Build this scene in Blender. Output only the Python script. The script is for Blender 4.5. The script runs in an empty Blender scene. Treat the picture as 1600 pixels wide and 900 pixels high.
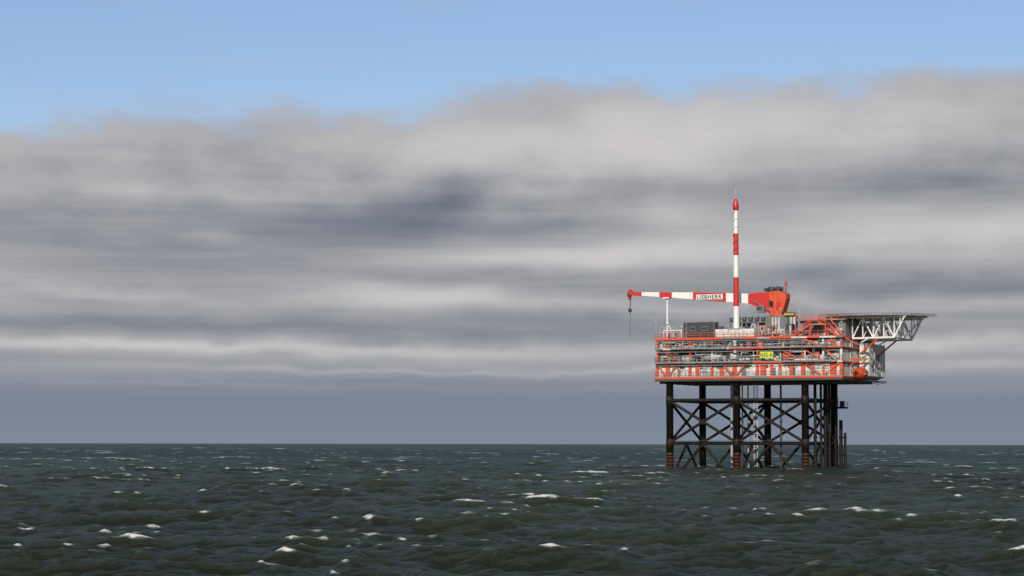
import bpy, math, random
import numpy as np
from mathutils import Vector, Matrix
random.seed(7); rng=np.random.default_rng(11)
scene=bpy.context.scene
scene.view_settings.view_transform='Standard'
scene.view_settings.look='None'
scene.view_settings.exposure=0
COL=scene.collection
def s2l(c):
    return tuple(((v/255)/12.92 if v/255<=0.04045 else ((v/255+0.055)/1.055)**2.4) for v in c)

# ------------------------------------------------------------ node helper
class G:
    def __init__(s,nt): s.nt=nt
    def n(s,t,**k):
        x=s.nt.nodes.new(t)
        for a,b in k.items(): setattr(x,a,b)
        return x
    def put(s,sock,v):
        if isinstance(v,E): s.nt.links.new(v.s,sock)
        elif hasattr(v,'is_output'): s.nt.links.new(v,sock)
        else: sock.default_value=v
    def m(s,op,a,b=0.0,c=None):
        x=s.n('ShaderNodeMath',operation=op); s.put(x.inputs[0],a); s.put(x.inputs[1],b)
        if c is not None: s.put(x.inputs[2],c)
        return E(s,x.outputs[0])
    def xyz(s,a,b,c):
        x=s.n('ShaderNodeCombineXYZ'); s.put(x.inputs[0],a); s.put(x.inputs[1],b); s.put(x.inputs[2],c); return x.outputs[0]
    def noise(s,vec,scale,detail=4,rough=.55,dist=0.0):
        x=s.n('ShaderNodeTexNoise'); s.put(x.inputs['Vector'],vec); x.inputs['Scale'].default_value=scale
        x.inputs['Detail'].default_value=detail; x.inputs['Roughness'].default_value=rough; x.inputs['Distortion'].default_value=dist
        return E(s,x.outputs[0])
    def ss(s,v,a,b):
        x=s.n('ShaderNodeMapRange',interpolation_type='SMOOTHSTEP'); s.put(x.inputs[0],v); s.put(x.inputs[1],a); s.put(x.inputs[2],b)
        return E(s,x.outputs[0])
    def mix(s,f,a,b):
        x=s.n('ShaderNodeMix',data_type='RGBA'); x.clamp_factor=True
        s.put(x.inputs[0],f)
        for i,v in ((6,a),(7,b)):
            if isinstance(v,tuple) and len(v)==3: v=v+(1,)
            s.put(x.inputs[i],v)
        return x.outputs[2]
    def gauss(s,U,V,u0,v0,a,b):
        p=(U-u0)*(1/a); q=(V-v0)*(1/b)
        return s.m('EXPONENT',(p*p+q*q)*-1.0)
class E:
    def __init__(s,g,so): s.g=g; s.s=so
    def __add__(s,o): return s.g.m('ADD',s,o)
    def __sub__(s,o): return s.g.m('SUBTRACT',s,o)
    def __mul__(s,o): return s.g.m('MULTIPLY',s,o)
    def __truediv__(s,o): return s.g.m('DIVIDE',s,o)

# ------------------------------------------------------------ world
SUN=Vector((-0.20,-0.98,0)).normalized(); EL=math.radians(28)
w=bpy.data.worlds.new("World"); scene.world=w; w.use_nodes=True
nt=w.node_tree; nt.nodes.clear(); g=G(nt)
tc=g.n('ShaderNodeTexCoord'); sp=g.n('ShaderNodeSeparateXYZ'); nt.links.new(tc.outputs['Generated'],sp.inputs[0])
X,Y,Z=[E(g,o) for o in sp.outputs]
U=g.m('ARCTAN2',X,Y)*37.78
hor=g.m('SQRT',X*X+Y*Y)
V=g.m('MINIMUM',(Z/g.m('MAXIMUM',hor,0.001))*37.78,80.0)
sky=g.n('ShaderNodeTexSky'); sky.sky_type='NISHITA'; sky.sun_disc=False
sky.sun_elevation=EL; sky.sun_rotation=math.atan2(SUN.x,SUN.y); sky.air_density=1.0; sky.dust_density=0.4; sky.ozone_density=2.0
big=g.noise(g.xyz(U*0.42,V,0.0),0.55,2,.5); big2=g.noise(g.xyz(U*0.42,V,9.3),0.6,2,.5)
bil=g.noise(g.xyz(U*0.62,V,4.0),1.2,5,.50,.1)
puff=g.m('ABSOLUTE',g.noise(g.xyz(U*0.55,V*1.15,44.0)  ,0.85,4,.50,.25)-.5)
fine=g.noise(g.xyz(U*0.40,V*1.2,14.0),0.9,4,.5,.3)
lay=g.noise(g.xyz(U*0.10,V*1.9,22.0),1.5,4,.55,.15)
Uw=U+(big-.5)*2.4+(bil-.5)*1.4
Vw=V+(big2-.5)*0.50+(bil-.5)*0.40
t=E(g,g.n('ShaderNodeValue').outputs[0]); t.s.default_value=0.42
blobs=[(1.2,4.65,3.0,.6,.46),(6.0,4.85,3.0,.6,.26),(4.0,5.2,2.5,.4,.16),(-6.5,4.7,2.6,.40,.08),(-1.6,5.05,1.6,.4,.12),
(-6,3.95,3.0,.2,.20),(5.2,4.00,5.0,.30,-.16),(-1.0,3.85,2.5,.28,-.10),(-2.0,3.42,2.6,.45,-.30),(-5.5,2.98,3.4,.30,-.22),(-7.5,3.5,1.5,.2,-.10),
(2.2,3.5,1.0,.30,.26),(6.8,3.22,3.4,.32,.44),(1.0,2.93,3.2,.24,.44),(-5.0,3.15,.6,.14,.2),(5.0,2.45,5.0,.2,-.22),(4.0,2.15,5.0,.08,.14),
(-1.7,2.28,1.8,.18,.44),(-6.2,2.34,1.8,.12,.22),(-2.0,1.86,8.0,.16,-.22),(-4.0,1.50,6.0,.10,.38),(5.8,1.56,2.4,.13,.34),(-1.0,1.16,5.0,.05,.20),(5.0,1.20,3.5,.06,.20),(-5.0,.90,5.0,.035,.12),(2.5,.86,4.0,.03,.10)]
for (a,b,c,d,k) in blobs: t=t+g.gauss(Uw,Vw,a,b,c,d)*k
amp=g.ss(V,0.6,3.2)
t=t+(fine-.5)*(amp*0.34)+(lay-.5)*(g.ss(V,0.3,1.2)*g.ss(V,5.6,3.4)*0.62)+(bil-.5)*(g.ss(V,2.0,4.2)*0.40)+(puff-.085)*(g.ss(V,2.2,4.2)*0.55)
tt=g.ss(t,-0.26,1.14)
cl=g.mix(tt,s2l((94,104,121)),s2l((206,203,202)))
haze=g.mix(g.ss(V,0.0,1.1),s2l((127,138,153)),s2l((114,126,144)))
cl=g.mix(g.ss(V,0.45,1.5),haze,cl)
ed=U*0.058+5.45+g.gauss(U,V*0.0,0.9,0,2.2,1)*.32
d=ed-V+(bil-.5)*1.05+(big-.5)*0.5+(puff-.08)*0.9
mask=g.ss(d,-0.16,0.46)
wis=g.ss(g.noise(g.xyz(U*0.35,V,55.0),0.7,5,.6)+g.ss(V,6.0,7.4)*0.08,0.56,0.80)*0.5
over=g.ss(g.noise(tc.outputs['Generated'],3.0,4,.55),.38,.55)*g.ss(V,9.0,16.0)  # cloud cover added overhead, out of frame, to cut blue reflected in the sea
mask=g.m('MAXIMUM',mask,wis)
rim=g.ss(d,0.7,0.1)
cl=g.mix(rim*0.35,cl,s2l((188,191,204)))
skc=g.n('ShaderNodeMix',data_type='RGBA',blend_type='MULTIPLY'); skc.inputs[0].default_value=1
nt.links.new(sky.outputs[0],skc.inputs[6]); skc.inputs[7].default_value=(.86,.87,.99,1)
c10=g.n('ShaderNodeVectorMath',operation='SCALE'); nt.links.new(cl,c10.inputs[0]); c10.inputs[3].default_value=10.0
final=g.mix(mask,skc.outputs[2],c10.outputs[0])
final=g.mix(over,final,(2.2,2.3,2.25))
bg=g.n('ShaderNodeBackground'); bg.inputs[1].default_value=0.1; nt.links.new(final,bg.inputs[0])
out=g.n('ShaderNodeOutputWorld'); nt.links.new(bg.outputs[0],out.inputs[0])

sl=bpy.data.lights.new("sun",'SUN'); sl.energy=4.3; sl.angle=math.radians(.5); sl.color=(1,.92,.80)
so=bpy.data.objects.new("sun",sl); COL.objects.link(so)
sd=Vector((SUN.x*math.cos(EL),SUN.y*math.cos(EL),math.sin(EL)))
so.rotation_euler=sd.to_track_quat('Z','Y').to_euler(); so.location=(0,-50,80)

# ------------------------------------------------------------ camera
cam=bpy.data.cameras.new("camera"); co=bpy.data.objects.new("camera",cam); COL.objects.link(co)
cam.lens=85; cam.sensor_width=36; cam.clip_end=90000; cam.clip_start=.5
co.matrix_world=Matrix.Translation((0,0,5))@Matrix.Rotation(math.radians(90)+math.atan(243.5/3778),4,'X')@Matrix.Rotation(math.radians(.107),4,'Z')
scene.camera=co

# ------------------------------------------------------------ materials
MATS={}
def paint(name,col,rough=.5,var=.25,rust=0.0,metal=0.0):
    m=bpy.data.materials.new(name); m.use_nodes=True; n=m.node_tree; n.nodes.clear(); q=G(n)
    tcn=q.n('ShaderNodeTexCoord'); s=q.n('ShaderNodeSeparateXYZ'); n.links.new(tcn.outputs['Object'],s.inputs[0])
    x,y,z=[E(q,o) for o in s.outputs]
    a=q.noise(tcn.outputs['Object'],.8,4,.6); b=q.noise(q.xyz(x*3.0,y*3.0,z*.35),1.0,3,.6)
    f=q.ss(a*.5+b*.5,.40,.66)*var
    c=q.mix(f,tuple(col),tuple(v*.45 for v in col))
    if rust>0:
        r=q.ss(q.noise(q.xyz(x*2.2,y*2.2,z*.9),1.1,5,.65),.62-.12*rust,.72)
        c=q.mix(r*.85,c,(.16,.055,.02))
    p=q.n('ShaderNodeBsdfPrincipled'); q.put(p.inputs['Base Color'],c); p.inputs['Roughness'].default_value=rough; p.inputs['Metallic'].default_value=metal
    if name in ('black_steel','rust_band'): p.inputs['Specular IOR Level'].default_value=.2
    o=q.n('ShaderNodeOutputMaterial'); n.links.new(p.outputs[0],o.inputs[0]); MATS[name]=m; return m
paint('white_paint',(.62,.63,.61),.5,.55,.45)
paint('cream_paint',(.48,.49,.47),.5,.45,.35)
paint('light_grey',(.34,.35,.36),.5,.4,.25)
paint('mid_grey',(.14,.15,.16),.5,.35,.2)
paint('dark_grey',(.040,.045,.05),.5,.3,.1)
paint('black_steel',(.012,.0095,.0085),.6,.5,.15)
paint('void_shade',(.012,.012,.014),.8,.3,.0)  # near-black colour painted in for the shade inside openings
paint('orange_paint',(.60,.075,.020),.45,.50,.35)
paint('red_paint',(.50,.020,.018),.4,.25,.05)
paint('boom_white',(.72,.72,.70),.4,.2,.08)
paint('yellow_paint',(.56,.66,.03),.5,.2,.0)
paint('ochre_paint',(.42,.30,.04),.5,.3,.1)
paint('galvanised',(.25,.26,.26),.4,.3,.1,.3)
paint('net_grey',(.16,.17,.17),.6,.2,.0)
paint('green_paint',(.05,.35,.08),.5,.1,.0)
paint('glass_dark',(.02,.03,.04),.1,.1,.0)
paint('rust_band',(.060,.020,.013),.8,.8,.4)
# ------------------------------------------------------------ mesh builder
AL=math.radians(25.5)
PM=Matrix.Translation((43.85,472,0))@Matrix.Rotation(-AL,4,'Z')
ORG={}
class MB:
    def __init__(s): s.v=[]; s.f=[]; s.mi=[]; s.ms=[]; s.sm=[]
    def m(s,n):
        if n not in s.ms: s.ms.append(n)
        return s.ms.index(n)
    def add(s,vs,fs,mat,smooth=False):
        b=len(s.v); k=s.m(mat); s.v+= [tuple(p) for p in vs]
        for f in fs: s.f.append(tuple(i+b for i in f)); s.mi.append(k); s.sm.append(smooth)
        return s
    def box(s,a,b,mat):
        x0,y0,z0=a; x1,y1,z1=b
        return s.add([(x0,y0,z0),(x1,y0,z0),(x1,y1,z0),(x0,y1,z0),(x0,y0,z1),(x1,y0,z1),(x1,y1,z1),(x0,y1,z1)],
          [(0,3,2,1),(4,5,6,7),(0,1,5,4),(1,2,6,5),(2,3,7,6),(3,0,4,7)],mat)
    def prism(s,poly,y0,y1,mat):
        n=len(poly); vs=[(x,y0,z) for x,z in poly]+[(x,y1,z) for x,z in poly]
        return s.add(vs,[tuple(range(n)),tuple(range(2*n-1,n-1,-1))]+[(i,n+i,n+(i+1)%n,(i+1)%n) for i in range(n)],mat)
    def tube(s,p,q,r,mat,n=8,r2=None):
        p=Vector(p); q=Vector(q); r2=r if r2 is None else r2
        d=(q-p)
        if d.length<1e-6: return s
        d.normalize(); u=d.orthogonal().normalized(); w_=d.cross(u)
        vs=[]
        for c,rr in ((p,r),(q,r2)):
            for i in range(n):
                a=2*math.pi*i/n; vs.append(c+(u*math.cos(a)+w_*math.sin(a))*rr)
        fs=[(i,(i+1)%n,n+(i+1)%n,n+i) for i in range(n)]
        s.add(vs,fs,mat,n>6); s.add(vs[:n],[tuple(range(n))[::-1]],mat); s.add(vs[n:],[tuple(range(n))],mat)
        return s
    def beam(s,p,q,w_,h,mat):
        p=Vector(p); q=Vector(q); d=(q-p).normalized(); up=Vector((0,0,1))
        if abs(d.z)>.98: up=Vector((0,1,0))
        a=d.cross(up).normalized()*w_/2; b=a.cross(d).normalized()*h/2
        vs=[c+i*a+j*b for c in (p,q) for i,j in ((-1,-1),(1,-1),(1,1),(-1,1))]
        return s.add(vs,[(3,2,1,0),(4,5,6,7),(0,1,5,4),(1,2,6,5),(2,3,7,6),(3,0,4,7)],mat)
    def rail(s,pts,mat,h=1.1,r=.045,step=1.6):
        for p,q in zip(pts[:-1],pts[1:]):
            p=Vector(p); q=Vector(q); L=(q-p).length; k=max(1,int(L/step))
            for i in range(k+1):
                c=p.lerp(q,i/k); s.tube(c,c+Vector((0,0,h)),r,mat,4)
            for z in (h,h*.55): s.tube(p+Vector((0,0,z)),q+Vector((0,0,z)),r,mat,4)
            s.beam(p+Vector((0,0,.08)),q+Vector((0,0,.08)),.03,.16,mat)
        return s
    def lathe(s,c,prof,mat,n=20,axis='z'):
        vs=[]
        for (r,z) in prof:
            for i in range(n):
                a=2*math.pi*i/n; u,v_=r*math.cos(a),r*math.sin(a)
                o={'z':(u,v_,z),'x':(z,u,v_),'y':(u,z,v_)}[axis]; vs.append(Vector(c)+Vector(o))
        fs=[(k*n+i,k*n+(i+1)%n,(k+1)*n+(i+1)%n,(k+1)*n+i) for k in range(len(prof)-1) for i in range(n)]
        fs.append(tuple(range(n))[::-1]); fs.append(tuple((len(prof)-1)*n+i for i in range(n)))
        return s.add(vs,fs,mat,True)
    def obj(s,name,parent=None,label=None,cat=None,group=None):
        vs=np.array(s.v); c=Vector(((vs[:,0].min()+vs[:,0].max())/2,(vs[:,1].min()+vs[:,1].max())/2,vs[:,2].min()))
        me=bpy.data.meshes.new(name); me.from_pydata([tuple(Vector(p)-c) for p in s.v],[],s.f)
        for k in s.ms: me.materials.append(MATS[k])
        me.polygons.foreach_set('material_index',s.mi); me.polygons.foreach_set('use_smooth',s.sm); me.update()
        o=bpy.data.objects.new(name,me); COL.objects.link(o)
        place(o,c,parent,label,cat,group); return o
def place(o,c,parent,label=None,cat=None,group=None):
    c=Vector(c); ORG[o]=c
    if parent is None: o.matrix_world=PM@Matrix.Translation(c)
    else:
        o.parent=parent; o.location=c-ORG[parent]
    if label: o['label']=label
    if cat: o['category']=cat
    if group: o['group']=group
def empty(name,c,parent,**k):
    o=bpy.data.objects.new(name,None); COL.objects.link(o); o.empty_display_size=1; place(o,c,parent,**k); return o
def text(body,name,parent,c,size,mat,off=.02,width=None,sp_=1.0):
    cu=bpy.data.curves.new('t','FONT'); cu.body=body; cu.size=1; cu.extrude=.02; cu.offset=off; cu.align_x='CENTER'; cu.align_y='CENTER'; cu.space_character=sp_
    to=bpy.data.objects.new('t',cu); COL.objects.link(to); bpy.context.view_layer.update()
    me=bpy.data.meshes.new_from_object(to.evaluated_get(bpy.context.evaluated_depsgraph_get()))
    bpy.data.objects.remove(to)
    xs=[v.co.x for v in me.vertices]; ys=[v.co.y for v in me.vertices]
    sx=width/(max(xs)-min(xs)); sy=size/(max(ys)-min(ys)); mx=(max(xs)+min(xs))/2; my=(max(ys)+min(ys))/2
    for v in me.vertices:
        x,y,z=v.co; x=(x-mx)*sx; y=(y-my)*sy
        v.co=(x,-z,y)
    me.materials.clear(); me.materials.append(MATS[mat]); me.name=name
    o=bpy.data.objects.new(name,me); COL.objects.link(o); place(o,c,parent); return o

P=empty('offshore_platform',(0,0,0),None,label="orange and white gas platform on black steel legs at sea",cat="oil platform")

# ---------------- jacket
J=empty('jacket',(0,9,0),P)
LX=(-14,0,14); LY=(0,18)
for y in LY:
    for x in LX:
        b=MB(); b.lathe((x,y,0),[(.70,-4),(.70,17.0),(.85,17.05),(.85,17.6)],'black_steel',20)
        for z in (13.6,5.2): b.lathe((x,y,z),[(.72,-.8),(.76,-.78),(.76,.78),(.72,.8)],'black_steel',20)
        if y==0:
            for z in (.5,1.15,1.8,2.45,3.1): b.lathe((x,y,z),[(.71,-.22),(.725,-.2),(.725,.2),(.71,.22)],'rust_band',20)
        b.obj('leg',J)
def frame(p,q):
    p=Vector(p); q=Vector(q); d=(q-p).normalized()*.5
    for z in (13.6,5.2):
        MB().tube(p+d+Vector((0,0,z)),q-d+Vector((0,0,z)),.35,'black_steel',12).obj('horizontal_brace',J)
    b=MB(); b.tube(p+d+Vector((0,0,13.2)),q-d+Vector((0,0,5.6)),.28,'black_steel',10); b.tube(p+d+Vector((0,0,5.6)),q-d+Vector((0,0,13.2)),.282,'black_steel',10)
    b.tube((p+q)/2+Vector((0,0,8.9)),(p+q)/2+Vector((0,0,9.9)),.40,'black_steel',10); b.obj('cross_brace',J)
    m_=(p+q)/2
    b=MB(); b.tube(m_+Vector((0,0,5.0)),p+d+Vector((0,0,-2.2)),.28,'black_steel',10); b.tube(m_+Vector((0,0,5.0)),q-d+Vector((0,0,-2.2)),.282,'black_steel',10); b.obj('lower_brace',J)
for y in LY:
    frame((-14,y,0),(0,y,0)); frame((0,y,0),(14,y,0))
for x in LX: frame((x,0,0),(x,18,0))
for x in (-11,-4,4,11):
    b=MB(); b.tube((x,0,5.2),(x,18,5.2),.16,'black_steel',8); b.obj('grating_beam',J)
b=MB(); b.box((-13,-.9,5.65),(13,-.2,5.72),'dark_grey'); b.obj('access_walkway',J)
for (x,y,zt,r,mt) in [(14.4,4.8,17.2,.30,'black_steel'),(14.4,8.4,17.2,.24,'black_steel'),(14.4,11.0,17.2,.36,'black_steel'),(14.4,13.6,17.2,.26,'black_steel'),
    (13.1,15.6,17.2,.34,'black_steel'),(16.0,16.0,9.8,.36,'black_steel'),(16.8,16.2,7.3,.26,'black_steel'),(15.4,14.6,17.0,.2,'black_steel')]:
    b=MB(); b.tube((x,y,-4),(x,y,zt),r,mt,12)
    for z in (3.0,6.4): b.lathe((x,y,z),[(r+.02,-.14),(r+.12,-.13),(r+.12,.13),(r+.02,.14)],mt,12)
    b.obj('caisson',J)
for (x,y,r,mt) in [(-4.0,8,.24,'light_grey'),(-1.3,6.8,.16,'cream_paint'),(-.1,6.8,.16,'light_grey'),(5.6,10,.2,'dark_grey')]:
    b=MB(); b.tube((x,y,-4),(x,y,17.4),r,mt,12)
    for z in (2,5.2,9.5,13.6): b.lathe((x,y,z),[(r+.02,-.18),(r+.12,-.17),(r+.12,.17),(r+.02,.18)],mt,12)
    b.obj('riser_pipe',J)
b=MB()
for s in (-.35,.35): b.tube((1.6+s,6.4,.6),(1.6+s,6.4,17.4),.09,'cream_paint',6)
for i in range(40): b.tube((1.25,6.4,.8+i*.42),(1.95,6.4,.8+i*.42),.05,'cream_paint',4)
b.obj('ladder',J)
b=MB(); b.box((14.8,15.4,12.1),(16.7,18.4,12.3),'black_steel'); b.rail([(14.8,15.4,12.3),(16.7,15.4,12.3),(16.7,18.4,12.3)],'black_steel'); b.box((15.6,16.6,12.3),(16.3,17.6,13.6),'dark_grey')
b.obj('landing',J)

# ---------------- decks
X0,X1,Y0,Y1=-16.6,22.0,-1.5,20.6
COLX=[-16.2,-14,-9.3,-4.7,0,4.7,9.3,14,18,21.6]
def deck(name,z,th,eh,edge='orange_paint',x0=X0,x1=X1,y0=Y0,y1=Y1,railm='galvanised',low=None):
    D=MB(); D.box((x0+.2,y0+.2,z-th),(x1-.2,y1-.2,z-.01),'mid_grey')
    for yy in np.arange(y0+2,y1-1,3.0): D.box((x0+.3,yy,z-th-.45),(x1-.3,yy+.2,z-th-.004),'dark_grey')
    d=D.obj(name,P)
    e=MB()
    e.box((x0,y1-.19,z-eh),(x1,y1,z),edge)
    e.box((x0,y0+.2,z-eh),(x0+.19,y1-.2,z),edge); e.box((x1-.19,y0+.2,z-eh),(x1,y1-.2,z),edge)
    xx=x0
    while xx<x1-.01:
        xn=min(x1,xx+random.uniform(1.5,5))
        if x1-xn<1: xn=x1
        mt=edge if random.random()<(.9 if low else .55) else random.choice(['light_grey','white_paint','mid_grey'])
        e.box((xx,y0,z-eh),(xn-.005,y0+.19,z),mt); xx=xn
    if low:
        e.box((x0+.02,y0+.03,z-eh-low),(x1-.02,y0+.2,z-eh-.003),'dark_grey'); e.box((x1-.2,y0+.21,z-eh-low),(x1-.03,y1-.2,z-eh-.003),'dark_grey')
    e.obj('edge_beam',d)
    r=MB(); r.rail([(x0+.1,y1-.1,z),(x0+.1,y0+.1,z),(x1-.1,y0+.1,z)],railm); r.obj('railing',d)
    return d
DA=deck('cellar_deck',18.1,.75,.34,'orange_paint',low=.45)
DB=deck('mezzanine_deck',21.0,.35,.28)
DC=deck('main_deck',23.75,.30,.24)
DD=deck('weather_deck',25.7,.35,.28,railm='orange_paint')
b=MB()
for y in LY:
    b.box((X0+.6,y-.35,16.99),(X1-1,y+.35,17.33),'black_steel')
for x in LX: b.box((x-.34,.4,16.9),(x+.34,17.6,17.32),'black_steel')
b.obj('support_girder',P)
def panels(dk,z0,z1,y,kinds):
    for i in range(len(COLX)-1):
        x0,x1=COLX[i]+.22,COLX[i+1]-.22; k=kinds[i]; b=MB()
        if x1-x0<.8: k='w'
        if k in 'wgc':
            mt={'w':'white_paint','g':'light_grey','c':'cream_paint'}[k]
            b.box((x0,y,z0),(x1,y+.12,z1),mt)
            nr=max(1,int((x1-x0)/.8))
            for j in range(nr+1):
                xx=x0+(x1-x0)*j/nr; b.box((xx-.04,y-.07,z0+.02),(xx+.04,y-.003,z1-.02),mt)
            if x1-x0>3 and random.random()<.7:
                xd=random.uniform(x0+.4,x1-1.5); b.box((xd,y-.09,z0+.02),(xd+.95,y-.004,z0+1.7),random.choice(['mid_grey','orange_paint','dark_grey','light_grey']))
            if x1-x0>3 and random.random()<.7:
                xd=random.uniform(x0+.3,x1-1.6); b.box((xd,y-.11,z1-.85),(xd+1.2,y-.004,z1-.25),'dark_grey')
                for q_ in range(4): b.box((xd+.05,y-.14,z1-.8+q_*.14),(xd+1.15,y-.11,z1-.74+q_*.14),'mid_grey')
        elif k=='h':
            zm=z0+(z1-z0)*.55
            b.box((x0,y,z0),(x1,y+.12,zm),'white_paint')
            for j in range(5):
                xx=x0+(x1-x0)*(j+.5)/5; b.box((xx-.03,y-.05,z0+.02),(xx+.03,y-.003,zm),'white_paint')
            b.box((x0,y+.8,zm),(x1,y+.9,z1),'void_shade')  # dark sheet standing in for shade in the open upper half
        else:
            b.box((x0,y+1.6,z0),(x1,y+1.7,z1),'void_shade')  # open bay: dark backing sheet stands in for the shade inside
            for j in range(4):
                xx=random.uniform(x0,x1-.7); hh=random.uniform(.5,z1-z0-.2); b.box((xx,y+.4,z0),(xx+random.uniform(.3,.8),y+1.1,z0+hh),random.choice(['white_paint','light_grey','mid_grey','orange_paint']))
        b.obj('wall_panel',dk)
panels(DA,18.11,20.6,-.95,'wwwcwwwww')
panels(DB,21.01,23.3,.1,'chdwhwdhw')
panels(DC,23.76,25.2,-.2,'whwhdhwhw')
for dk,z0,z1,yy in ((DA,18.11,20.64,-1.15),(DB,21.01,23.4,-1.0),(DC,23.76,25.3,-1.0)):
    for x in COLX:
        wd=.34 if x in (-14,0,14) else .2
        if dk is DA: wd+=.12
        mt='orange_paint' if (dk is DA or random.random()<.55) else 'white_paint'
        b=MB(); b.box((x-wd,yy,z0),(x+wd,yy+.4,z1),mt); b.obj('column',dk)
for x,wd in ((-11.6,.3),(-7.6,.5),(5.9,.6),(7.6,.3),(11.6,.4),(16,.3),(20,.7)):
    MB().box((x-wd,-1.18,18.11),(x+wd,-1.06,20.64),'orange_paint').obj('column',DA)
for x,wd,z0,z1,dk in ((10.6,.8,21.02,23.2,DB),(19.6,.9,23.8,25.2,DC),(16.6,.6,21.02,22.6,DB),(-12.6,.4,21.02,22.9,DB)):
    MB().box((x-wd,-.9,z0),(x+wd,-.7,z1),'orange_paint').obj('wind_panel',dk)
def brace(dk,p,q,m_='orange_paint',wd=.28): MB().beam(p,q,wd,wd,m_).obj('diagonal_brace',dk)
for s in (-1,1):
    brace(DA,(s*.3,-1.28,18.3),(s*2.4,-1.28,20.6))
    brace(DA,(-14+s*.3,-1.28,18.3),(-14+s*2.0,-1.28,20.6))
brace(DA,(14.3,-1.28,20.6),(17.8,-1.28,18.2)); brace(DA,(21.3,-1.28,20.6),(18.2,-1.28,18.2)); brace(DB,(9.6,-1.25,23.3),(13.7,-1.25,21.1)); brace(DB,(14.3,-1.25,23.3),(17.8,-1.25,21.1))
brace(DC,(14.2,-1.25,25.3),(17.6,-1.25,23.8)); brace(DB,(18.2,-1.26,23.3),(21.4,-1.26,21.1))
def pipe(dk,pts,r,m_):
    b=MB()
    for p,q in zip(pts[:-1],pts[1:]): b.tube(p,q,r,m_,8)
    for p in pts[1:-1]: b.lathe((p[0],p[1],p[2]-r*1.05),[(r*.6,0),(r*1.1,r*.5),(r*1.1,r*1.6),(r*.6,r*2.1)],m_,8)
    b.obj('pipe',dk)
PC=['galvanised','white_paint','light_grey','mid_grey','dark_grey','mid_grey','cream_paint','dark_grey']
for dk,zl,zh,n_ in ((DB,21.2,23.3,50),(DC,23.9,25.3,42),(DA,18.3,20.5,14)):
    for i in range(n_):
        xa=random.uniform(-16.5,19.5); xb=min(21.5,xa+random.uniform(.6,4.5)); z=random.uniform(zl,zh); y=random.uniform(-1.4,-.15)
        if dk is DA: y=-1.42; xb=min(21.5,xa+random.uniform(.5,3))
        pts=[(xa,y,z),(xb,y,z)]
        if random.random()<.8: pts.append((xb,y,random.choice([zl-.2,zh])))
        if random.random()<.7: pts.insert(0,(xa,y,random.choice([zl-.2,zh])))
        pipe(dk,pts,random.choice([.06,.08,.11,.15]) if dk is not DA else .06,random.choice(PC))
for z,dk in ((20.35,DA),(23.0,DB),(25.1,DC)):
    b=MB(); b.box((-16.3,-1.62,z),(14,-1.56,z+.12),'galvanised')
    for x in np.arange(-16,14,1.5): b.box((x,-1.56,z+.02),(x+.06,-1.3,z+.1),'galvanised')
    b.obj('cable_tray',dk)
for (xa,xb,z,dk) in ((-16.2,3.8,20.95,DB),(10.2,21,20.95,DB),(-13,-1.5,23.7,DC),(7,19,23.7,DC)):
    b=MB(); b.box((xa,-2.35,z-.1),(xb,-1.64,z-.03),'galvanised'); b.rail([(xa,-1.7,z),(xa,-2.3,z),(xb,-2.3,z),(xb,-1.7,z)],'galvanised',1.1,.045,1.2)
    for x in np.arange(xa+.3,xb,2.3): b.beam((x,-2.3,z-.15),(x,-1.55,z-.9),.09,.09,'galvanised')
    b.obj('outboard_walkway',dk)
for dk,zl in ((DB,21.0),(DC,23.75)):
    for i in range(18):
        x=random.uniform(-15,19); b=MB(); k=random.random()
        if k<.35 and dk is DB:
            r=random.uniform(.35,.55); b.lathe((x,-.5,zl+.9),[(.05,-1.2),(r*.8,-1.1),(r,-.8),(r,.8),(r*.8,1.1),(.05,1.2)],random.choice(['white_paint','light_grey']),14,'x')
            for s in (-.6,.6): b.box((x+s-.1,-.8,zl),(x+s+.1,-.2,zl+.6),'mid_grey')
            b.obj('pressure_vessel',dk)
        else:
            wd=random.uniform(.4,1.1); hh=random.uniform(.6,1.35); mt=random.choice(['white_paint','mid_grey','dark_grey','light_grey','dark_grey','orange_paint'])
            b.box((x,-1.1,zl+.1),(x+wd,-.55,zl+hh),mt); b.box((x+.05,-1.13,zl+.2),(x+wd*.5,-1.1,zl+hh-.1),'light_grey')
            for s in (.05,wd-.12): b.box((x+s,-1.05,zl),(x+s+.07,-.6,zl+.1),'dark_grey')
            b.obj('equipment_cabinet',dk)
def sidewall(dk,x,ya,yb,z0,z1,mt,sgn=1):
    b=MB(); b.box((x-.12,ya,z0),(x,yb,z1),mt)
    for yy in np.arange(ya+.1,yb,1.1): b.box((x+.003 if sgn>0 else x-.2,yy,z0+.05),(x+.07 if sgn>0 else x-.124,yy+.1,z1-.05),mt)
    b.obj('wall_panel',dk)
for dk,z0,z1 in ((DA,18.11,20.5),(DB,21.01,23.3),(DC,23.76,25.2)):
    sidewall(dk,21.7,4.5,12,z0,z1,'cream_paint'); sidewall(dk,21.7,12.2,20.2,z0,z1,'light_grey')
    sidewall(dk,-16.2,0,20.2,z0,z1,'light_grey',-1)
    b=MB(); b.box((-16,20.0,z0),(21.5,20.2,z1),'light_grey'); b.obj('wall_panel',dk)
    b=MB(); b.box((21.4,-.6,z0),(21.6,4.3,z1),'white_paint'); b.obj('wall_panel',dk)
b=MB(); xs=22.05
b.add([(xs,9,17.6),(xs+.1,9,24.6),(xs+1.9,9,24.6),(xs+1.9,9,18.3),(xs,20,17.6),(xs+.1,20,24.6),(xs+1.9,20,24.6),(xs+1.9,20,18.3)],
 [(0,3,2,1),(4,5,6,7),(0,4,7,3),(3,7,6,2),(1,2,6,5),(0,1,5,4)],'white_paint')
for yy in np.arange(9.5,20,1.6): b.box((xs+1.903,yy,18.4),(xs+1.99,yy+.12,24.5),'cream_paint')
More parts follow.
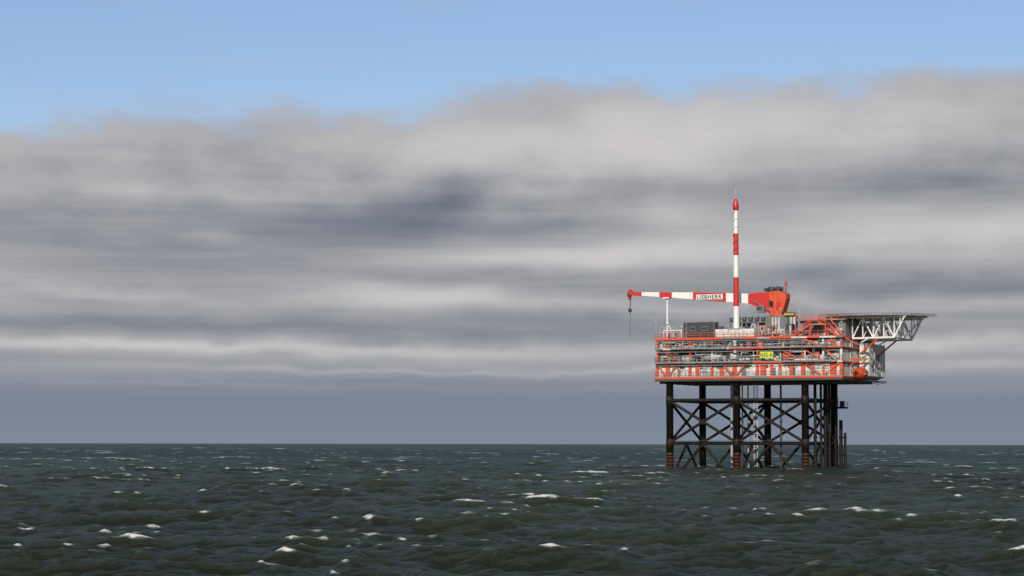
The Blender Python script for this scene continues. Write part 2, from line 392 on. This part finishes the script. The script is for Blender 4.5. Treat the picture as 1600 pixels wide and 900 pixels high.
b.box((xs+1.9,11,19.1),(xs+2.02,12,21.2),'mid_grey'); b.box((xs+1.9,14,21.4),(xs+2.02,16,22.6),'dark_grey')
b.obj('side_module',P)
b=MB(); b.box((xs,7.8,17.3),(xs+2.2,20.2,17.5),'mid_grey')
for yy in (8,12,16,20): b.beam((xs+.1,yy,16.9),(xs+2.1,yy,17.25),.12,.12,'mid_grey')
b.obj('support_bracket',P)
b=MB(); b.box((xs+.05,9-.06,21.2),(xs+1.3,8.98,22.0),'green_paint'); b.box((xs+.2,8.91,21.35),(xs+1.15,8.935,21.5),'white_paint'); b.obj('safety_sign',P)
for yy in (3.0,7.6):
    b=MB(); b.beam((xs,yy,21.4),(xs+2.1,yy,21.6),.2,.25,'orange_paint'); b.beam((xs,yy,20.2),(xs+1.9,yy,21.4),.14,.14,'orange_paint'); b.tube((xs+1.5,yy,21.4),(xs+1.5,yy,19.9),.05,'dark_grey',6)
    b.obj('lifeboat_davit',P)

# ---------------- weather deck equipment
E0=25.7
WE=empty('deck_equipment',(0,8,E0),P)
b=MB(); b.box((-4.1,-.8,E0),(4.0,2.2,27.45),'white_paint')
for x in np.arange(-4.0,4.0,.8): b.box((x,-.88,E0+.1),(x+.09,-.803,27.35),'cream_paint')
b.box((-1.3,-1.0,27.46),(1.3,1.4,27.58),'light_grey'); b.obj('mast_base_module',WE)
b=MB(); b.box((-1.5,4.5,28.4),(6.5,8.0,29.0),'mid_grey')
for x in (-1.2,2.5,6.2):
    for y in (4.7,7.8): b.box((x-.12,y-.12,E0),(x+.12,y+.12,28.4),'light_grey')
b.obj('cooler_frame',WE)
for i in range(7):
    b=MB(); x=-2.2+i*1.3; b.lathe((x,3.6,29.0),[(.45,0),(.38,.35),(.55,.85)],'dark_grey',14); b.tube((x-.5,3.6,29.0),(x+.4,3.6,30.1),.09,'dark_grey',6); b.obj('cooling_fan',WE)
b=MB(); b.box((-3,3.0,28.86),(6.8,4.2,28.99),'galvanised')
for x in (-2.8,0,3.4,6.6): b.box((x-.1,3.1,E0),(x+.1,3.3,28.85),'light_grey')
b.obj('fan_support',WE)
for (x,y,wx,wy,h,mt) in [(4.4,.4,1.6,1.8,1.5,'light_grey'),(6.3,.2,1.2,1.4,2.2,'mid_grey'),(7.8,.3,2.0,1.6,1.6,'cream_paint'),(10.1,.2,1.3,1.5,2.6,'dark_grey'),(5.2,2.2,6.3,1.1,4.3,'mid_grey'),
      (-15.4,2.4,1.5,1.5,1.6,'light_grey'),(-14.4,7,5,5,3.0,'light_grey'),(-3.8,3,2,3,2.3,'mid_grey'),(.4,2.4,1.4,.5,2.4,'dark_grey'),(2.2,2.4,1.0,.5,2.9,'light_grey')]:
    b=MB(); b.box((x,y,E0+.12),(x+wx,y+wy,E0+h),mt); b.box((x-.06,y-.06,E0),(x+wx+.06,y+wy+.06,E0+.12),'dark_grey')
    n_=max(1,int(wx/.6))
    for j in range(n_): b.box((x+wx*(j+.15)/n_,y-.06,E0+.3),(x+wx*(j+.7)/n_,y-.003,E0+h-.3),random.choice(['dark_grey','cream_paint','mid_grey']))
    b.tube((x+wx*.5,y+wy*.4,E0+h),(x+wx*.5,y+wy*.4,E0+h+.6),.1,'galvanised',8)
    b.obj('equipment_skid',WE)
b=MB(); b.rail([(-16.3,.6,E0+.02),(-12.8,.6,E0+.02)],'light_grey',2.4,.07,1.0); b.obj('pipe_rack',WE)
for i in range(24):
    xa=random.uniform(-16,11); xb=xa+random.uniform(1.5,5); z=random.uniform(26,28.2); y=random.uniform(-.9,-.1)
    if -11<xb and xa<4.3: y=random.uniform(2.4,3)
    pipe(WE,[(xa,y,E0),(xa,y,z),(xb,y,z),(xb,y,E0)],random.choice([.06,.09,.13]),random.choice(['galvanised','white_paint','light_grey','orange_paint','mid_grey']))
b=MB(); b.box((9.3,1.6,30.02),(11.3,3.1,30.5),'ochre_paint'); b.box((9.5,1.5,30.5),(11.1,3.0,30.62),'dark_grey'); b.obj('winch_house',WE)
b=MB(); b.box((12.4,2.0,E0),(21.6,18,29.0),'mid_grey')
for x in np.arange(12.6,21.4,1.1): b.box((x,1.92,E0+.1),(x+.1,1.997,28.9),'light_grey')
for x in (13.2,15.4,19.2): b.box((x,1.9,27.6),(x+.9,1.99,28.3),'glass_dark')
b.box((17.2,1.88,E0+.02),(18.2,1.99,27.7),'cream_paint'); b.box((14.2,1.86,26.3),(16.6,1.915,27.3),'dark_grey'); b.box((19.4,1.86,26.0),(21.0,1.915,27.3),'white_paint')
b.obj('living_quarters',WE)
def stair(p,q,mt='orange_paint'):
    b=MB(); p=Vector(p); q=Vector(q)
    for s in (0,.8):
        o=Vector((0,s,0)); b.beam(p+o,q+o,.08,.28,mt)
        b.tube(p+o+Vector((0,0,1)),q+o+Vector((0,0,1)),.05,mt,4)
        for i in range(5):
            c=p.lerp(q,i/4)+o; b.tube(c,c+Vector((0,0,1)),.04,mt,4)
    n_=int(abs(q.z-p.z)/.22)
    for i in range(n_):
        c=p.lerp(q,(i+.5)/n_); b.box((c.x-.13,c.y+.04,c.z-.02),(c.x+.13,c.y+.76,c.z+.02),'galvanised')
    return b
stair((11.6,-.6,E0),(15.2,-.6,28.0)).obj('staircase',WE)
stair((20.6,.2,E0),(16.6,.2,28.6)).obj('staircase',WE)
b=MB(); b.box((15.2,-.8,27.9),(18.6,1.8,28.02),'galvanised'); b.rail([(15.2,-.8,28.02),(18.6,-.8,28.02),(18.6,1.8,28.02)],'orange_paint')
for x in (15.4,18.4): b.box((x-.1,-.7,E0),(x+.1,-.5,27.9),'orange_paint')
b.obj('stair_landing',WE)
b=MB(); b.rail([(11.9,1.2,29.02),(21.8,1.2,29.02)],'orange_paint'); b.box((11.8,1.0,28.9),(22,1.99,29.02),'galvanised'); b.obj('roof_walkway',WE)
for (p,q) in (((12.2,.8,E0),(15.0,.8,29)),((21.4,.8,E0),(24.6,.8,24.0)),((19,.7,29),(21.8,.7,E0))): brace(WE,p,q,'orange_paint',.22)
for (x,y,z,h) in [(-16.4,-1.2,E0,3.5),(12.2,2.5,29,1.8),(21.8,-1.2,E0,2.6),(-6,4,28.4,1.3),(8.3,2.2,29.7,1.6)]:
    b=MB(); b.tube((x,y,z),(x,y,z+h),.06,'light_grey',6); b.box((x-.2,y-.1,z+h),(x+.2,y+.1,z+h+.25),'light_grey'); b.obj('floodlight_pole',WE)

# ---------------- containers (top level)
def container(x,y,z,L,wd,h,mt,lab,win=False):
    b=MB(); b.box((x+.08,y+.08,z+.12),(x+L-.08,y+wd-.08,z+h-.08),mt)
    n_=int(L/.28)
    for i in range(n_):
        xx=x+.15+i*(L-.3)/n_; b.box((xx,y+.02,z+.2),(xx+.13,y+.077,z+h-.2),mt)
    C=b.obj('container',None,label=lab,cat='container',group='containers on the upper deck')
    f=MB()
    for xx in (x,x+L-.14):
        for yy in (y,y+wd-.14): f.box((xx,yy,z),(xx+.14,yy+.14,z+h),'mid_grey')
    for zz in (z,z+h-.14):
        for yy in (y,y+wd-.14): f.box((x+.14,yy+.004,zz+.003),(x+L-.14,yy+.13,zz+.137),'mid_grey')
    f.obj('frame',C)
    for i in range(2):
        d=MB(); xx=x+L*(.12+.42*i); d.box((xx,y-.03,z+h*.45),(xx+L*.22,y+.015,z+h*.72),'mid_grey')
        d.box((xx+.1,y-.05,z+h*.5),(xx+L*.22-.1,y-.032,z+h*.68),'glass_dark')
        d.obj('window' if win else 'vent',C)
container(-10.3,-.4,E0+.004,5.9,2.4,3.3,'dark_grey',"dark grey equipment container with windows on the upper deck",True)
container(-12.2,2.6,E0+.004,4.6,2.4,3.4,'dark_grey',"dark grey ribbed container behind the window cabin on deck")
container(-5.9,2.5,E0+.004,1.7,2.2,2.6,'mid_grey',"small grey container beside the mast module on deck")

# ---------------- lifeboat
b=MB(); cx,cy,cz=xs+1.55,4.9,18.35
secs=[(-2.8,.08,.2,.9),(-2.5,.70,.62,.75),(-1.8,1.12,1.05,.65),(0,1.35,1.25,.6),(1.8,1.1,1.1,.65),(2.5,.7,.65,.75),(2.8,.1,.2,.9)]
vs=[]; n_=16
for (yy,hw,hh,zc) in secs:
    for i in range(n_):
        a=2*math.pi*i/n_; vs.append((cx+hw*math.cos(a)*(1 if math.sin(a)>0 else .9),cy+yy,cz+zc-.4+hh*math.sin(a)))
fs=[(k*n_+i,k*n_+(i+1)%n_,(k+1)*n_+(i+1)%n_,(k+1)*n_+i) for k in range(len(secs)-1) for i in range(n_)]+[tuple(range(n_)),tuple((len(secs)-1)*n_+i for i in range(n_))]
b.add(vs,fs,'orange_paint',True)
LB=b.obj('lifeboat',None,label="orange enclosed lifeboat hanging from davits beside the platform",cat="lifeboat")
b=MB(); b.lathe((cx,cy+1.2,cz+1.15),[(.5,0),(.5,.35),(.35,.6)],'orange_paint',12); b.obj('wheelhouse',LB)
b=MB(); b.box((cx-1.36,cy-1.4,cz+.1),(cx+1.36,cy+1.4,cz+.18),'white_paint'); b.obj('fender',LB)
b=MB(); b.box((cx-.4,cy-2.66,cz+.4),(cx+.4,cy-2.3,cz+.62),'glass_dark'); b.obj('window',LB)

# ---------------- vent mast
M=empty('vent_mast',(0,0,27.6),P)
zz=[27.58,31.9,37.6,41.9,46.2,50.7]
cs=['boom_white','red_paint','boom_white','red_paint','boom_white']; rr=[.60,.57,.54,.50,.46,.42]
for i in range(5):
    b=MB(); b.tube((0,0,zz[i]),(0,0,zz[i+1]),rr[i],cs[i],20,rr[i+1]); b.obj('mast_section',M)
for z0_,z1_,mt in ((41.9,46.1,'red_paint'),(46.2,50.6,'boom_white')):
    b=MB()
    for k in range(48):
        a=k*.36; z=z0_+(z1_-z0_)*k/48; a2=(k+1)*.36; z2=z0_+(z1_-z0_)*(k+1)/48
        b.tube((.52*math.cos(a),.52*math.sin(a),z),(.52*math.cos(a2),.52*math.sin(a2),z2),.09,mt,5)
    b.obj('helical_strake',M)
b=MB(); b.lathe((0,0,50.7),[(.42,0),(.58,.3),(.60,1.0),(.48,1.6),(.40,1.9),(.26,2.3)],'red_paint',16); b.obj('mast_head',M)
b=MB(); b.tube((0,0,53.0),(0,0,55.1),.14,'light_grey',8); b.tube((-.35,0,54.9),(.2,0,54.9),.05,'light_grey',5); b.obj('mast_tip',M)
b=MB(); b.tube((.75,-.3,27.6),(.58,-.25,50),.05,'galvanised',5); b.obj('mast_ladder',M)

# ---------------- crane
CX,CY=7.0,4.6
C=empty('crane',(CX,CY,E0),P)
b=MB(); b.lathe((CX,CY,0),[(1.4,E0),(1.35,29.0),(1.2,29.6),(1.2,29.9),(1.6,30.0),(1.6,30.3)],'orange_paint',20); b.obj('pedestal',C)
b=MB()
b.prism([(CX-1.3,30.3),(CX+1.2,30.3),(CX+2.1,33.4),(CX+2.1,34.4),(CX+.4,35.0),(CX-3.4,34.6),(CX-3.4,33.2)],CY-1.2,CY+1.2,'orange_paint')
b.prism([(CX-1.9,32.2),(CX-.6,31.6),(CX-.5,32.9),(CX-1.9,33.3)],CY-1.23,CY-1.203,'void_shade')
b.box((CX+.1,CY-1.4,31.4),(CX+1.0,CY-1.204,32.8),'red_paint')
b.obj('slewing_tower',C)
b=MB(); b.box((CX-3.6,CY-2.2,30.7),(CX-2.1,CY-1.25,32.0),'mid_grey'); b.box((CX-3.65,CY-2.25,31.2),(CX-2.6,CY-1.3,31.8),'glass_dark') ; b.obj('operator_cab',C)
b=MB(); b.lathe((CX-1.2,CY,35.3),[(.2,-1.0),(.6,-.98),(.6,-.85),(.4,-.84),(.4,.84),(.6,.85),(.6,.98),(.2,1.0)],'dark_grey',16,'y'); b.lathe((CX+.3,CY,35.4),[(.2,-1.0),(.5,-.98),(.5,-.85),(.35,-.84),(.35,.84),(.5,.85),(.5,.98),(.2,1.0)],'dark_grey',16,'y')
b.box((CX-2.6,CY-.9,34.95),(CX+.8,CY+.9,35.05),'dark_grey'); b.box((CX-2.6,CY-.9,35.06),(CX-1.9,CY-.2,35.6),'dark_grey')
b.obj('hoist_winch',C)
b=MB(); b.tube((CX+2.0,CY-1,34.3),(CX+2.0,CY-1,36.9),.12,'red_paint',8); b.tube((CX+1.6,CY-1,36.1),(CX+2.4,CY-1,36.1),.09,'red_paint',6); b.box((CX+1.8,CY-1.2,36.4),(CX+2.2,CY-.8,36.7),'red_paint'); b.rail([(CX+.6,CY-1.1,34.9),(CX+2.0,CY-1.1,34.5)],'dark_grey',.9); b.obj('beacon_post',C)
BY=CY-.6
sec=[(CX+1.4,33.8,.75,'red_paint'),(1.3,33.68,1.08,'boom_white'),(-3.4,34.02,.96,'red_paint'),(-10.4,34.5,.76,'boom_white'),(-14.9,34.75,.60,'red_paint'),(-17.6,34.9,.52,'boom_white'),(-21.4,35.1,.42,'red_paint'),(-24.1,35.25,.36,None)]
b=MB()
for (xa,za,ha,m_),(xb,zb,hb,_) in zip(sec[:-1],sec[1:]):
    wv=.55
    vs=[(xa,BY-wv,za-ha),(xa,BY+wv,za-ha),(xa,BY+wv,za+ha*.8),(xa,BY-wv,za+ha*.8),(xb,BY-wv,zb-hb),(xb,BY+wv,zb-hb),(xb,BY+wv,zb+hb*.8),(xb,BY-wv,zb+hb*.8)]
    b.add(vs,[(0,1,2,3),(7,6,5,4),(0,4,5,1),(1,5,6,2),(2,6,7,3),(3,7,4,0)],m_)
b.obj('boom',C)
b=MB(); b.prism([(1.25,34.4),(1.25,32.7),(4.9,30.9),(5.6,30.7),(5.6,34.6),(3.4,34.8)],BY-.66,BY+.62,'red_paint'); b.obj('boom_heel',C)
b=MB(); b.tube((CX-4.6,BY-.8,33.1),(CX-1.0,BY-.8,30.9),.13,'mid_grey',8); b.obj('luffing_cylinder',C)
b=MB(); b.rail([(-23,BY-.5,35.6),(-14.9,BY-.5,35.3),(-9.3,BY-.5,35.05),(CX-4,BY-.5,34.75)],'galvanised',.95,.04,2.0); b.obj('boom_walkway',C)
b=MB(); b.prism([(-23.6,35.7),(-24.0,36.1),(-24.6,35.7),(-24.5,34.2),(-24.1,33.9),(-23.9,34.8)],BY-.3,BY+.3,'red_paint'); b.lathe((-24.2,BY,35.0),[(.1,-.42),(.42,-.4),(.42,-.32),(.1,-.31)],'dark_grey',14,'y'); b.obj('boom_head',C)
b=MB(); b.tube((-24.15,BY,34),(-24.15,BY,32.2),.05,'dark_grey',6); b.tube((-23.9,BY,34.6),(-24.1,BY,32.2),.05,'dark_grey',6); b.tube((-24.15,BY,31.2),(-24.15,BY,26.0),.04,'dark_grey',6); b.obj('hoist_wire',C)
b=MB(); b.box((-24.42,BY-.2,31.7),(-23.9,BY+.2,32.2),'ochre_paint'); b.lathe((-24.15,BY,31.9),[(.1,-.26),(.36,-.24),(.36,.24),(.1,.26)],'dark_grey',12,'y'); b.tube((-24.15,BY,31.7),(-24.15,BY,31.2),.12,'dark_grey',8); b.obj('hook_block',C)
b=MB(); b.box((-9.7,BY-.60,33.62),(-4.1,BY-.556,34.62),'boom_white'); b.obj('name_plate',C)
text("LIEBHERR",'lettering',C,(-6.9,BY-.64,34.12),.78,'black_steel',.012,width=5.2,sp_=1.15)
b=MB(); b.tube((-16.1,BY,E0),(-16.1,BY,34.1),.20,'boom_white',10); b.beam((-16.7,BY,34.15),(-15.5,BY,34.15),1.4,.25,'boom_white'); b.beam((-16.1,BY,E0),(-14.6,BY+1.5,E0+.1),.2,.2,'boom_white')
b.beam((-16.1,BY,29.5),(-14.4,BY,E0),.16,.16,'boom_white'); b.box((-16.5,BY-.4,28.8),(-15.7,BY+.4,28.9),'galvanised'); b.obj('boom_rest',P)

# ---------------- name sign
b=MB(); b.box((5.7,-2.44,21.65),(8.4,-2.38,22.85),'yellow_paint')
for x in (5.9,8.2): b.box((x-.05,-2.376,21.7),(x+.05,-1.5,21.8),'galvanised')
SG=b.obj('name_sign',P)
text("N05-A",'lettering',SG,(7.05,-2.47,22.25),.90,'dark_grey',.012,width=2.5,sp_=1.1)

# ---------------- helideck
HX,HY,HZ,HR=25.4,10.0,29.95,10.0
H=empty('helideck',(HX,HY,HZ),P)
def ngon(r,z,n=8,rot=math.pi/8): return [(HX+r*math.cos(rot+2*math.pi*i/n),HY+r*math.sin(rot+2*math.pi*i/n),z) for i in range(n)]
n_=16
b=MB(); a=ngon(HR,HZ,n_,math.pi/16); a2=ngon(HR-.1,HZ-.30,n_,math.pi/16)
b.add(a+a2,[tuple(range(n_)),tuple(range(2*n_-1,n_-1,-1))]+[(i,n_+i,n_+(i+1)%n_,(i+1)%n_) for i in range(n_)],'light_grey')
b.obj('landing_deck',H)
b=MB()
for i in range(48):
    t0=2*math.pi*i/48; t1=2*math.pi*(i+1)/48
    b.add([(HX+5*math.cos(t0),HY+5*math.sin(t0),HZ+.006),(HX+5.6*math.cos(t0),HY+5.6*math.sin(t0),HZ+.006),(HX+5.6*math.cos(t1),HY+5.6*math.sin(t1),HZ+.006),(HX+5*math.cos(t1),HY+5*math.sin(t1),HZ+.006)],[(0,1,2,3)],'yellow_paint')
b.obj('landing_circle',H)
b=MB(); o=ngon(HR+1.5,HZ+.05,n_,math.pi/16)
for i in range(n_):
    p=Vector(a[i])-Vector((0,0,.15)); q=Vector(a[(i+1)%n_])-Vector((0,0,.15)); po=Vector(o[i]); qo=Vector(o[(i+1)%n_])
    b.tube(po,qo,.05,'net_grey',5)
    for k in range(6):
        t_=k/6; b.tube(p.lerp(q,t_),po.lerp(qo,t_),.035,'net_grey',4)
b.obj('safety_net',H)
def truss(y):
    b=MB(); zt=HZ-.48; zb=25.4
    half=math.sqrt(max(1,(HR-.4)**2-(y-HY)**2))
    xr=HX+half; xl=22.3; xm=30.6
    b.tube((max(HX-half,13),y,zt),(xr,y,zt),.2,'boom_white',8)
    b.tube((xl,y,zb),(xm,y,zb+.1),.21,'boom_white',8); b.tube((xm,y,zb+.1),(xr-.3,y,zt),.19,'boom_white',8)
    b.tube(((xm+xr)/2,y,(zb+zt)/2),((xm+xr)/2,y,zt),.12,'boom_white',8)
    n_=4
    for i in range(n_+1):
        x=xl+(xm-xl)*i/n_; b.tube((x,y,zb),(x,y,zt),.13,'boom_white',8)
        if i<n_:
            x2=xl+(xm-xl)*(i+1)/n_
            b.tube((x,y,zt if i%2 else zb),(x2,y,zb if i%2 else zt),.15,'boom_white',8)
    b.obj('support_truss',H)
for y in (4.0,10.0,16.0): truss(y)
for x in (22.3,24.4,26.45,28.5,30.6):
    b=MB()
    for z in (25.45,HZ-.5): b.tube((x,4,z),(x,16,z),.13,'boom_white',8)
    b.tube((x,4,25.45),(x,10,HZ-.5),.11,'boom_white',8); b.tube((x,10,HZ-.5),(x,16,25.45),.11,'boom_white',8)
    b.obj('cross_frame',H)
for y in (4.0,16.0):
    b=MB(); b.tube((24.0,y,22.6),(27.5,y,25.4),.17,'orange_paint',8); b.tube((24.0,y,24.6),(25.6,y,25.4),.12,'boom_white',8); b.obj('support_strut',H)
for x in (15.5,19.5):
    for y in (5,15):
        MB().tube((x,y,29.0),(x,y,HZ-.30),.15,'boom_white',8).obj('support_post',H)

# ------------------------------------------------------------ sea
ND=1080; dens=np.radians(np.linspace(-16.5,16.5,ND)); rest=np.radians(np.arange(18.5,343,4.0)[:-1])
th=np.concatenate([dens,rest]); dth=np.concatenate([np.full(ND,dens[1]-dens[0]),np.full(len(rest),.07)])
rs=[2.0]
while rs[-1]<45000:
    r=rs[-1]; k=.06 if r<65 else (.0020 if r<620 else (.0026 if r<3200 else .03)); rs.append(r*(1+k))
rs=np.array(rs); dr=np.gradient(rs)
R,T=np.meshgrid(rs,th,indexing='ij'); sxp=(R*np.sin(T)); syp=(R*np.cos(T))
SP=np.maximum(dr[:,None]*np.ones_like(T),R*dth[None,:]*1.0).astype(np.float32)
nr_,nc_=R.shape
dx=np.zeros_like(R); dy=np.zeros_like(R); dz=np.zeros_like(R); Jxx=np.zeros_like(R); Jyy=np.zeros_like(R); Jxy=np.zeros_like(R)
NW=92; wd=math.atan2(-.90,-.35)
for i in range(NW):
    lam=.5*(38/.5)**((i+rng.uniform(-.4,.4))/(NW-1)); lam=max(lam,.45)
    sl_=.052 if lam<3.5 else .043*math.exp(-((lam-3.5)/11)**2)+.011
    spread=.8 if lam<4 else .42
    a_=wd+rng.normal()*spread; kx,ky=math.cos(a_),math.sin(a_); k=2*math.pi/lam; A=sl_/k
    rowok=np.where(lam/dr>1.8)[0]; n1=rowok[-1]+1 if len(rowok) else 0
    if n1==0: continue
    S=slice(0,n1)
    ph=k*(kx*sxp[S]+ky*syp[S])+rng.uniform(0,6.28)
    wg=np.clip((lam/SP[S]-1.8)/2.0,0,1); c=np.cos(ph)*wg; s_=np.sin(ph)*wg
    dz[S]+=A*c; dx[S]-=A*kx*s_; dy[S]-=A*ky*s_
    if lam>1.6:
        Jxx[S]-=sl_*kx*kx*c; Jyy[S]-=sl_*ky*ky*c; Jxy[S]-=sl_*kx*ky*c
Jc=(1+Jxx)*(1+Jyy)-Jxy**2
gp=np.zeros_like(R)
for i in range(9):
    a_=rng.uniform(0,6.28); k=2*math.pi/rng.uniform(15,90); gp+=np.cos(k*(math.cos(a_)*sxp+math.sin(a_)*syp)+rng.uniform(0,6.28))
Je=Jc-gp*.030
foam=np.zeros_like(R)
edges=[60,160,300,620,1100,1900,3300]
for a_,b_,qa,qb in zip(edges[:-1],edges[1:],(.006,.005,.005,.005,.005,.005),(.060,.055,.05,.05,.05,.05)):
    rows=np.where((rs>=a_)&(rs<b_))[0]; blk=Je[rows][:,:ND]
    q1=np.quantile(blk,qa); q2=np.quantile(blk,qb)
    foam[rows]=np.clip((q2-Je[rows])/(q2-q1),0,1.15)
base=foam.copy()
for k in range(1,16):   # foam left behind on the upwind side of a breaking crest
    sh=np.zeros_like(base); sh[k:]=base[:-k]; sh=np.roll(sh,k*2,axis=1)
    foam=np.maximum(foam,sh*.66*math.exp(-k*.05))
print('rms z',dz[(R>80)&(R<600)].std())
PMn=np.array(PM)
for x in LX:
    for y in LY:
        wx=PMn[0,0]*x+PMn[0,1]*y+PMn[0,3]; wy=PMn[1,0]*x+PMn[1,1]*y+PMn[1,3]
        dd=np.hypot(sxp-wx,(syp-wy)); foam=np.maximum(foam,.75*np.exp(-((dd-.9)/.8)**2))
co_=np.stack([sxp+dx,syp+dy,dz],-1).reshape(-1,3).astype(np.float32)
idx=np.arange(nr_*nc_).reshape(nr_,nc_); nxt=np.roll(idx,-1,axis=1)
F=np.stack([idx[:-1],idx[1:],nxt[1:],nxt[:-1]],-1).reshape(-1,4)[:, ::-1]
me=bpy.data.meshes.new('sea'); me.vertices.add(len(co_)); me.vertices.foreach_set('co',co_.ravel())
me.loops.add(F.size); me.loops.foreach_set('vertex_index',F.ravel().astype(np.int32))
me.polygons.add(len(F)); me.polygons.foreach_set('loop_start',(np.arange(len(F))*4).astype(np.int32))
me.polygons.foreach_set('use_smooth',np.ones(len(F),bool)); me.update(calc_edges=True)
at=me.attributes.new('foam','FLOAT','POINT'); at.data.foreach_set('value',foam.ravel().astype(np.float32))
sea=bpy.data.objects.new('sea',me); COL.objects.link(sea); sea['kind']='structure'
print('faces',len(F))
m=bpy.data.materials.new('sea_water'); m.use_nodes=True; n=m.node_tree; n.nodes.clear(); q=G(n)
tcn=q.n('ShaderNodeTexCoord'); s=q.n('ShaderNodeSeparateXYZ'); n.links.new(tcn.outputs['Object'],s.inputs[0]); x,y,z=[E(q,o) for o in s.outputs]
fa=q.n('ShaderNodeAttribute',attribute_name='foam'); f=E(q,fa.outputs['Fac'])
al=x*.93-y*.36; ac=x*.36+y*.93
fn=q.noise(q.xyz(al*.55,ac*1.5,z*1.5),3.0,5,.80); fn2=q.noise(q.xyz(al*.4,ac*.9,z),.9,3,.6)
fm=q.ss(f+(fn-.5)*1.9+(fn2-.5)*.7,.86,1.22)*.92
lace=q.ss(f+(fn-.5)*2.2+(fn2-.5)*.6,.50,1.25)*.24
spk=q.ss(q.noise(q.xyz(x*.45,y*.05,0.0),.5,4,.7),.615,.67)*q.ss(y,500.0,1500.0)*.4
fm=q.m('MAXIMUM',q.m('MAXIMUM',fm,lace),spk)
cloud_shade=q.noise(q.xyz(x*.6,y*.25,0.0),.02,3,.5)  # cloud-shadow patches painted into the water colour
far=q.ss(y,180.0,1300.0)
c1=q.mix(far,(.0145,.0185,.0135),(.008,.024,.040))  # bluer water farther out, with cloud shade painted into the near tone
c2=q.mix(q.ss(cloud_shade,.40,.62),c1,q.mix(far,(.025,.037,.029),(.012,.034,.042)))
h=q.noise(q.xyz(x,y,z),1.8,4,.65)*.60+q.noise(q.xyz(x,y,z),6.0,4,.75)*.26+q.noise(q.xyz(x*.8,y*.8,z),.45,3,.6)*.6
bp=q.n('ShaderNodeBump'); bp.inputs['Strength'].default_value=1.0; bp.inputs['Distance'].default_value=.42; q.put(bp.inputs['Height'],h)
fr=q.n('ShaderNodeFresnel'); fr.inputs['IOR'].default_value=1.33; n.links.new(bp.outputs[0],fr.inputs['Normal'])
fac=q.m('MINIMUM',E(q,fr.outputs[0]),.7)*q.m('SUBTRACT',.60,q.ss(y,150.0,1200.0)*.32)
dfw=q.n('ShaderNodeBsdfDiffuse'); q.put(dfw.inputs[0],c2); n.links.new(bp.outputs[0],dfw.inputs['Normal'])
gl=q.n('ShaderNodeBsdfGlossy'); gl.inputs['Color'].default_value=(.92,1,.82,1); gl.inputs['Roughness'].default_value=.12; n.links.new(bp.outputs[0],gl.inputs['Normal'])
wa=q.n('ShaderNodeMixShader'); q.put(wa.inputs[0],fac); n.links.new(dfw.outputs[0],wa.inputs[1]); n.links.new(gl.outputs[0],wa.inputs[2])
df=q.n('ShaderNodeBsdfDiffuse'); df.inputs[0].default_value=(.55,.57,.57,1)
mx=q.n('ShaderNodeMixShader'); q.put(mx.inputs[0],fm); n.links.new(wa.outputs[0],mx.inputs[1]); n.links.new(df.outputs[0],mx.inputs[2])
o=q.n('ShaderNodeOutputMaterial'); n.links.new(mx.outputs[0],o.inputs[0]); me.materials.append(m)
